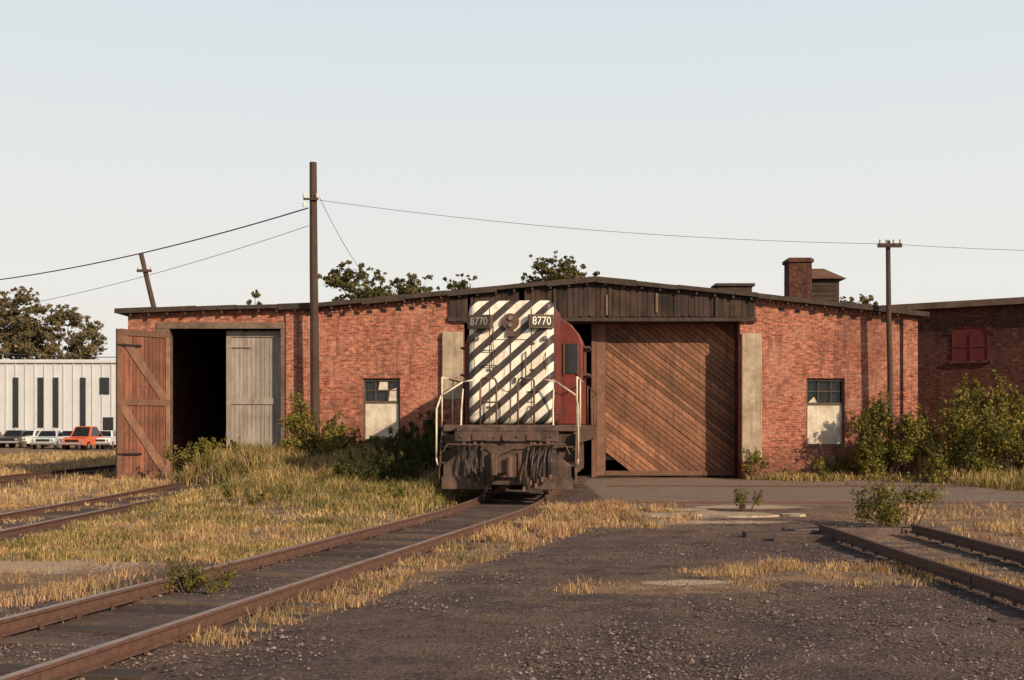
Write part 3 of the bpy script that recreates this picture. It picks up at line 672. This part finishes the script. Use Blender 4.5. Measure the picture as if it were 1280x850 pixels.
mb.prism([(-1.45,.22),(-.35,.22),(-.35,.5),(-1.45,.5)],-.02,.018,0); mb.prism([(.35,.22),(1.45,.22),(1.45,.5),(.35,.5)],-.02,.018,0)
mb.box(-1.15,1.15,-.06,.0,1.28,1.5,0)
for x in (-.95,-.55,.55,.95): mb.box(x-.03,x+.03,-.045,.018,.5,1.28,0)
lobj(mb,'pilot',[M_blk],bevel=.012)
mb=MB()
for sx in (-1,1):
    for z,y in ((.42,.12),(.78,.22),(1.14,.35)):
        xa,xb=sorted((sx*1.05,sx*1.5)); mb.box(xa,xb,y,y+.3,z,z+.035,0); mb.box(xa,xb,y+.3,y+.32,z,z+.3,1)
    xa,xb=sorted((sx*1.5,sx*1.53)); mb.prismx([(.08,.35),(.5,.35),(.8,1.5),(.45,1.5),(.08,.6)],xa,xb,1)
    xa,xb=sorted((sx*1.02,sx*1.05)); mb.prismx([(.08,.35),(.5,.35),(.8,1.5),(.45,1.5),(.08,.6)],xa,xb,1)
lobj(mb,'steps',[M_brn,M_blk],bevel=.005)
mb=MB(); mb.box(-.26,.26,-.1,.0,.48,.98,0); mb.box(-.11,.11,-.55,-.1,.62,.84,0)
mb.prism([(-.2,.58),(.2,.58),(.22,.9),(-.2,.9)],-.62,-.45,0); mb.box(-.24,-.12,-.82,-.55,.56,.92,0); mb.box(.06,.2,-.76,-.55,.6,.88,0)
mb.tube((.14,-.74,.52),(.14,-.74,.96),.08,.08,12); mb.box(-.14,.12,-.68,-.6,.6,.88,0)
mb.box(-.34,-.26,-.14,.0,.4,1.05,0); mb.box(.26,.34,-.14,.0,.4,1.05,0)
lobj(mb,'coupler',[M_brn],bevel=.02)
mb=MB(); mb.path([(-1.4,-.12,1.05),(-1.3,-.14,1.22),(-.3,-.14,1.2),(0,-.2,1.05),(.3,-.14,1.2),(1.3,-.14,1.22),(1.4,-.12,1.0)],.017,6)
lobj(mb,'uncoupling_lever',[M_brn])
mb=MB()
for x0,x1,z0,z1 in ((-.95,-.8,1.2,.45),(-.82,-.66,1.15,.38),(-.7,-.58,1.22,.5),(-.55,-.42,1.1,.3),(.48,.4,1.1,.28),(.62,.55,1.2,.42),(.75,.66,1.18,.36),(.9,.8,1.24,.5),(1.02,.98,1.2,.55)):
    pts=[(x0+(x1-x0)*t,-.06-.22*math.sin(t*2.4),z0+(z1-z0)*t) for t in np.linspace(0,1,8)]
    mb.path(pts,.026,8); mb.tube(pts[-1],(pts[-1][0],pts[-1][1]-.03,pts[-1][2]-.1),.035,.03,8,1); mb.tube((x0,-.07,z0-.02),(x0,.0,z0+.06),.04,.04,8,1)
lobj(mb,'air_hoses',[M_rub,M_brn])
mb=MB(); mb.tube((0,-.12,1.37),(0,-.05,1.37),.09,.1,14); mb.box(-.75,-.45,-.1,-.055,1.3,1.45); mb.box(.45,.75,-.1,-.055,1.3,1.45)
for x in (-1.0,-.25,.25,1.0): mb.tube((x,-.09,1.39),(x,-.055,1.39),.03,.03,8)
lobj(mb,'mu_receptacles',[M_brn],bevel=.008)
mb=MB()
for sx in (-1,1):
    mb.path([(sx*1.56,.1,.75),(sx*1.58,.06,.9),(sx*1.58,.1,2.0),(sx*1.52,.35,2.3),(sx*1.05,.55,2.62),(sx*.8,.5,2.66)],.021,8,0 if sx<0 else 1)
    mb.path([(sx*1.04,.05,.95),(sx*1.02,.1,2.0),(sx*1.02,.35,2.45)],.018,8,0)
    mb.path([(sx*1.53,.55,1.6),(sx*1.53,.55,2.72),(sx*1.53,4.0,2.72)],.018,8,0); mb.tube((sx*1.53,2.2,1.6),(sx*1.53,2.2,2.72),.018,.018,8,0)
    mb.path([(sx*1.53,6.8,2.72),(sx*1.53,16,2.72)],.018,8,2)
    for y in np.arange(7,16,2.8): mb.tube((sx*1.53,y,1.6),(sx*1.53,y,2.72),.016,.016,8,2)
lobj(mb,'handrails',[M_wht,mat('handrail_dull_white',(.6,.5,.38),(.35,.26,.19),6,bstr=0),M_brn],smooth=True)  # second slot: duller, darker white for the right outer rail
mb=MB()
for sx in (-1,1):
    mb.path([(sx*.6,.12,1.65),(sx*.6,.12,2.62),(sx*.55,.12,2.68),(sx*.28,.12,2.68),(sx*.24,.12,2.6),(sx*.24,.12,1.65)],.022,8)
    mb.path([(sx*.6,.12,2.15),(sx*.24,.12,2.15)],.014,6)
    mb.path([(sx*.24,.12,2.6),(sx*.1,.12,2.42),(0,.12,2.38)],.01,5)
for z in (3.0,3.35): mb.path([(-.62,.9,z),(-.62,.83,z),(-.32,.83,z),(-.32,.9,z)],.012,6)
mb.path([(.35,.9,2.6),(.35,.82,2.6),(.35,.82,3.3),(.35,.9,3.3)],.016,6)
for x in (-.85,-.4,.8): mb.path([(x,.9,3.9 if x<.5 else 3.3),(x,.86,3.6 if x<.5 else 3.2),(x+.02,.85,3.0),(x,.9,2.9)],.009,5)
lobj(mb,'end_railing',[M_brn],smooth=True)
mb=MB()
for yc in (3.2,13.2):
    for dy in (-1.2,1.2):
        for sx in (-1,1):
            xa=sx*.68; mb.tube((xa,yc+dy,.5),(xa+sx*.13,yc+dy,.5),.5,.5,28,0); mb.tube((sx*.9,yc+dy,.5),(sx*1.12,yc+dy,.5),.14,.12,12,0)
        mb.tube((-.7,yc+dy,.5),(.7,yc+dy,.5),.09,.09,10,0)
    for sx in (-1,1):
        xa,xb=sorted((sx*.9,sx*1.05)); mb.prismx([(yc-1.7,.45),(yc-.9,.4),(yc-.5,.25),(yc+.5,.25),(yc+.9,.4),(yc+1.7,.45),(yc+1.6,.85),(yc-1.6,.85)],xa,xb,1)
    mb.box(-.9,.9,yc-.3,yc+.3,.4,1.0,1)
mb.box(-1.3,1.3,6.3,10.2,.35,1.2,1)
lobj(mb,'trucks_and_fuel_tank',[M_brn,M_blk],bevel=.01)

# ---------------------------------------------------------------- cars
def car(name,x,y,rot,paint,truck=False):
    c=empty(name,(x,y,0),(0,0,rot)); w=.87
    body=MB()
    body.prismx([(-2.2,.35),(2.2,.32),(2.25,.6),(2.15,.88),(1.2,.95),(-1.0,.95),(-2.1,.86),(-2.25,.6)],-w,w,0)
    h=1.42 if not truck else 1.75
    a=[(-w+.08,-.95,.93),(w-.08,-.95,.93),(w-.08,1.35,.93),(-w+.08,1.35,.93)]; t=[(-w+.24,-.35,h),(w-.24,-.35,h),(w-.24,.85 if not truck else .5,h),(-w+.24,.85 if not truck else .5,h)]
    body.poly(t,0)
    for i in range(4):
        j=(i+1)%4; body.poly([a[i],a[j],t[j],t[i]],0)
    for yy in (-1.35,1.3):
        for sx in (-1,1): body.box(*sorted((sx*w,sx*(w+.02))),yy-.4,yy+.4,.62,.68,0)
    body.obj('body',[paint],c,bevel=.05)
    gl=MB()
    def inset(q,k,off):
        ce=sum((Vector(p) for p in q),Vector())/4; n=(Vector(q[1])-Vector(q[0])).cross(Vector(q[3])-Vector(q[0])).normalized()
        return [tuple(ce+(Vector(p)-ce)*k+n*off) for p in q]
    for i in range(4):
        j=(i+1)%4; gl.poly(inset([a[i],a[j],t[j],t[i]],.84,.012),0)
    gl.obj('windows',[M_glass],c)
    wh=MB()
    for yy in (-1.35,1.3):
        for sx in (-1,1):
            wh.tube((sx*(w-.16),yy,.32),(sx*(w+.015),yy,.32),.32,.32,18,0); wh.tube((sx*(w+.012),yy,.32),(sx*(w+.03),yy,.32),.17,.15,12,1)
    wh.obj('wheels',[M_rub,M_lens],c)
    tr=MB()
    for s_ in (-1,1): tr.box(-w-.02,w+.02,*sorted((s_*2.25,s_*2.36)),.42,.56,0)
    tr.box(-.5,.5,-2.275,-2.24,.6,.78,1)
    for sx in (-.68,.68): tr.tube((sx,-2.24,.7),(sx,-2.29,.7),.1,.1,12,0)
    for sx in (-.68,.68): tr.box(sx-.15,sx+.15,2.2,2.26,.62,.75,2)
    tr.obj('bumpers_and_lamps',[M_chr,M_black,M_redp],c,bevel=.01)
M_chr=mat('car_chrome',(.6,.58,.55),(.5,.48,.45),3,rough=.25,metal=.8,bstr=0)
M_redp=mat('car_red',(.5,.06,.02),(.45,.05,.02),2,rough=.3,bstr=0,spec=.5)
M_or=mat('truck_orange_red',(.6,.12,.04),(.55,.10,.035),2,rough=.35,bstr=0,spec=.5)
M_cw=mat('car_white',(.75,.74,.7),(.68,.67,.64),2,rough=.3,bstr=0,spec=.5)
M_cb=mat('car_pale_blue',(.5,.54,.54),(.44,.48,.5),2,rough=.3,bstr=0,spec=.5)
M_ct=mat('car_dark',(.08,.06,.05),(.06,.05,.04),2,rough=.3,bstr=0,spec=.5)
for i,(px,py,rt,pt,tk) in enumerate(((62,93,.15,M_cb,0),(89,95,.1,M_cw,0),(107,90,-.1,M_or,1),(131,92,.12,M_cw,0),(20,98,.1,M_ct,0),(-15,97,.1,M_redp,0),(38,99,-.1,M_cw,0),(152,99,.1,M_ct,0))):
    car('parked_car' if not tk else 'pickup_truck',(px-640)*py/F,py,rt,pt,bool(tk))

# ---------------------------------------------------------------- vegetation
def T(px,top,r,n,y=72,nc=16): tree('tree',(px-640)*y/F,y,H+(532-top)*y/F,r,n,.105,L_tree,nc,.15,.85,.5)
T(440,338,1.9,6500,72,26); T(480,338,2.1,7500,74,28); T(502,350,1.6,4500,70,20); T(535,347,1.9,6500,71,26); T(572,350,1.8,5500,75,24)
T(680,322,1.8,5500,70,26); T(712,324,1.7,5000,74,24); T(326,364,1.3,2600,72,14); T(1078,358,1.3,2600,72,14); T(700,338,1.6,3500,71,18)
def T2(px,top,r,n,y): tree('tree',(px-640)*y/F,y,H+(532-top)*y/F,r,n,.21,L_far,44,.3,.8,.3)
T2(12,362,4.8,15000,165); T2(84,388,4.4,13000,165); T2(46,408,4.2,9000,170); T2(-40,372,5,6500,168); T2(104,415,3.0,5000,168); T2(26,392,4.2,10000,168)
mb=MB(); cl=[(x,random.uniform(330,360),random.uniform(2,4.5),9,6,random.uniform(3,5)) for x in np.arange(-330,330,9)]
leaves(mb,cl,16000,1.1,0); mb.obj('distant_trees',[L_tree])
shrub('shrub',12.3,39.7,3.3,1.0,.45,10000,.052,L_shrub,19)
shrub('shrub',14.6,39.8,2.5,1.3,1.0,7000,.06,L_shrub,15)
shrub('shrub',16.9,41.5,3.6,1.5,1.2,8500,.07,L_shrub,17)
shrub('shrub',16.0,38.0,2.0,1.6,1.0,6000,.057,L_shrub,14)
shrub('shrub',19.2,41.0,3.3,1.6,1.2,8000,.07,L_shrub,16)
shrub('shrub',18.2,37.6,2.3,1.5,1.0,6000,.06,L_shrub,13)
shrub('shrub',21.5,42.0,3.5,1.7,1.3,5500,.08,L_shrub,12)
shrub('shrub',13.9,37.6,1.1,.9,.7,2200,.045,L_shrub,10)
shrub('shrub',-6.2,37.4,2.0,.95,.8,7000,.052,L_shrub,17,.5)
shrub('shrub',-5.0,36.6,1.4,1.0,.8,4600,.048,L_shrub,13,.4)
shrub('weed',-4.1,36.0,1.2,1.1,.9,3600,.05,L_shaded,12,.3)
shrub('weed',-3.0,39.6,2.3,.8,.5,4200,.055,L_shaded,13,.0)
shrub('weed',-4.3,39.8,1.3,.9,.4,2600,.05,L_shaded,10,.2)
shrub('weed',-2.7,34.5,1.3,.9,1.3,3600,.045,L_shaded,12,.1)
shrub('weed',-3.6,32.5,1.0,1.1,1.2,3600,.045,L_shaded,12,.2)
shrub('weed',-2.9,29.6,.9,.8,1.2,3200,.04,L_shaded,12,.2)
shrub('weed',-3.9,28.8,.7,.8,1.0,2600,.04,L_shaded,11,.2)
shrub('weed',-2.0,27.3,.5,.5,.8,1600,.035,L_shrub,8,.1)
shrub('weed',-2.6,25.2,.45,.5,.6,1500,.03,L_shrub,8,.1)
shrub('weed',-5.6,24.2,.4,.6,.6,1200,.03,L_shrub,8,.1)
shrub('weed',-3.45,12.9,.34,.45,.28,3000,.014,L_shrub,12,.02)
shrub('bush',6.95,21.3,.85,.85,.5,3200,.03,L_shrub,12,0)
shrub('weed',4.85,25.1,.42,.3,.25,700,.028,L_shrub,6,0)
shrub('weed',11.0,40.3,.9,1.0,.4,1800,.045,L_shrub,9,0)
shrub('weed',8.1,40.4,1.0,.4,.3,700,.045,L_shrub,6,0)
shrub('weed',-9.6,38.2,.75,.9,.8,2200,.045,L_shrub,10,.6)
shrub('weed',-10.7,38.6,.7,.6,.6,1300,.04,L_green,8,.5)
def grass(name,npts,lm,fn,nb=(6,12)):
    V=[];Fc=[];k=0;cnt=0;tries=0
    while cnt<npts and tries<npts*5:
        tries+=1
        r=fn()
        if r is None: continue
        x,y,h,sp=r; cnt+=1
        z=float(hgt(np.array(x),np.array(y)))
        for _ in range(random.randint(*nb)):
            a=random.random()*6.283; ox=random.gauss(0,sp); oy=random.gauss(0,sp)
            hh=h*random.uniform(.35,1.25); lean=hh*random.uniform(.1,1.0); w=max(.0028,.00035*y)*random.uniform(.6,1.3)
            a2=random.random()*6.283; wx,wy=math.cos(a2)*w,math.sin(a2)*w
            bx_,by_=x+ox,y+oy; mx,my=bx_+math.cos(a)*lean*.35,by_+math.sin(a)*lean*.35
            V+=[(bx_-wx,by_-wy,z-.02),(bx_+wx,by_+wy,z-.02),(mx+wx*.8,my+wy*.8,z+hh*.6),(mx-wx*.8,my-wy*.8,z+hh*.6),(bx_+math.cos(a)*lean,by_+math.sin(a)*lean,z+hh*(1-.3*lean/hh))]
            Fc+=[(k,k+1,k+2,k+3),(k+3,k+2,k+4)]; k+=5
    me=bpy.data.meshes.new(name); me.from_pydata(V,[],Fc); me.materials.append(lm); o=bpy.data.objects.new(name,me); scene.collection.objects.link(o)
def smp(x0,x1,y0,y1): return random.uniform(x0,x1),random.uniform(y0,y1)
def mk(x,y):
    g,p,r,mo=masks(np.array(x),np.array(y)); return float(g)*(1-.9*float(p)),float(mo)
def f_mound(bias=0.):
    y=random.uniform(16,40.7); xc=float(xm(y)); sh=2.4*float(sstep(33,36.5,y)); x=random.uniform(XL+1.2-sh,xc-1.35)
    d=noise.noise(Vector((x*.6,y*.4,2)))+.5*noise.noise(Vector((x*1.7,y*1.2,5)))
    if random.random()>.5+d*1.8*(1-bias): return None
    return x,y,(.09+.33*float(sstep(20,34,y)))*random.uniform(.5,1.3)*(1+.9*d),.11
def f_dry():
    t=random.random()
    if t<.42: y=9+18*random.random(); xc=float(xm(y)); x=random.uniform(xc+.8,xc+4.2)
    elif t<.55: x,y=smp(2,5.8,13,16.2)
    elif t<.65: x,y=smp(6.6,12,13,27)
    elif t<.8: y=random.uniform(9,20); x=random.uniform(-.5*y,float(xm(y))-1)
    elif t<.9: x,y=smp(-15,-10.2,21,44)
    else: x,y=smp(-18,-5,15,30)
    g,mo=mk(x,y)
    d=noise.noise(Vector((x*1.6,y*1.1,7)))+.5*noise.noise(Vector((x*4,y*3,1)))
    if random.random()>g*(.28+d*1.7): return None
    return x,y,random.uniform(.025,.115)*(1+(y>18)*.5)*(1+d),.08
def f_right():
    x,y=smp(8,24,33,47)
    g,mo=mk(x,y)
    if random.random()>g or (x<13.9 and y>40.9) or (x>13.5 and y>46): return None
    return x,y,random.uniform(.2,.6 if x>13.5 else .35),.14
def f_left():
    x,y=smp(-30,-10.3,27,75)
    if abs(x-XF)<1.2 or (x>-13.6 and y>40.5): return None
    if noise.noise(Vector((x*.4,y*.25,3)))<-.12: return None
    return x,y,random.uniform(.1,.35),.15
grass('green_grass',5000,L_green,f_mound)
grass('dry_grass',4200,L_dry,lambda:f_mound(.6))
grass('dry_grass',3200,L_dry,f_dry,(6,12))
grass('rusty_grass',3400,L_red,f_dry,(6,12))
grass('green_grass',2400,L_green,f_right)
grass('dry_grass',1300,L_dry,f_right)
grass('dry_grass',2400,L_dry,f_left)
def f_tr():
    if random.random()<.5: y=random.uniform(20,40); x=XL+random.uniform(-1.2,1.2)
    else: y=random.uniform(8,26); x=float(xm(y))+random.choice((-1,1))*random.uniform(.8,1.2)
    return (x,y,random.uniform(.04,.13),.06) if noise.noise(Vector((x,y,1)))>.05 else None
grass('dry_grass',800,L_dry,f_tr)

# ---------------------------------------------------------------- light, sky, camera
az=math.radians(42); el=math.radians(24)
sd=Vector((math.sin(az)*math.cos(el),-math.cos(az)*math.cos(el),math.sin(el)))
sun=bpy.data.lights.new('sun','SUN'); sun.energy=5.0; sun.angle=math.radians(.5); sun.color=(1,.80,.57)
so=bpy.data.objects.new('sun',sun); scene.collection.objects.link(so); so.rotation_euler=sd.to_track_quat('Z','Y').to_euler()
w=bpy.data.worlds.new('World'); scene.world=w; w.use_nodes=True; nt=w.node_tree; bg=nt.nodes['Background']
sk=nt.nodes.new('ShaderNodeTexSky'); sk.sky_type='NISHITA'; sk.sun_disc=False; sk.sun_elevation=el; sk.sun_rotation=math.pi-az
sk.air_density=1.2; sk.dust_density=3.5; sk.ozone_density=1.5
tc=N(nt,'ShaderNodeTexCoord'); sp=N(nt,'ShaderNodeSeparateXYZ'); nt.links.new(tc.outputs['Generated'],sp.inputs[0])
k=1/.10
cr=N(nt,'ShaderNodeValToRGB'); nt.links.new(sp.outputs[2],cr.inputs[0]); e=cr.color_ramp.elements
e[0].position=0; e[0].color=(.86,.80,.72,1); e[1].position=.12; e[1].color=(.83,.82,.78,1)
e.new(.22).color=(.77,.805,.80,1); e.new(.36).color=(.67,.75,.80,1)
hz=mixc(nt,1.,cr.outputs[0],(k,k,k),'MULTIPLY')
f=maprange(nt,sp.outputs[2],.33,.5)
col=mixc(nt,f,hz,sk.outputs[0])
nt.links.new(col,bg.inputs[0]); bg.inputs[1].default_value=.10
cam=bpy.data.cameras.new('camera'); co=bpy.data.objects.new('camera',cam); scene.collection.objects.link(co)
co.location=(0,0,H); co.rotation_euler=(math.pi/2,0,0); cam.sensor_width=36; cam.lens=F/1280*36; cam.shift_y=107/1280; cam.clip_end=5000; cam.clip_start=.1
scene.camera=co
scene.view_settings.view_transform='Standard'; scene.view_settings.look='None'; scene.view_settings.exposure=0
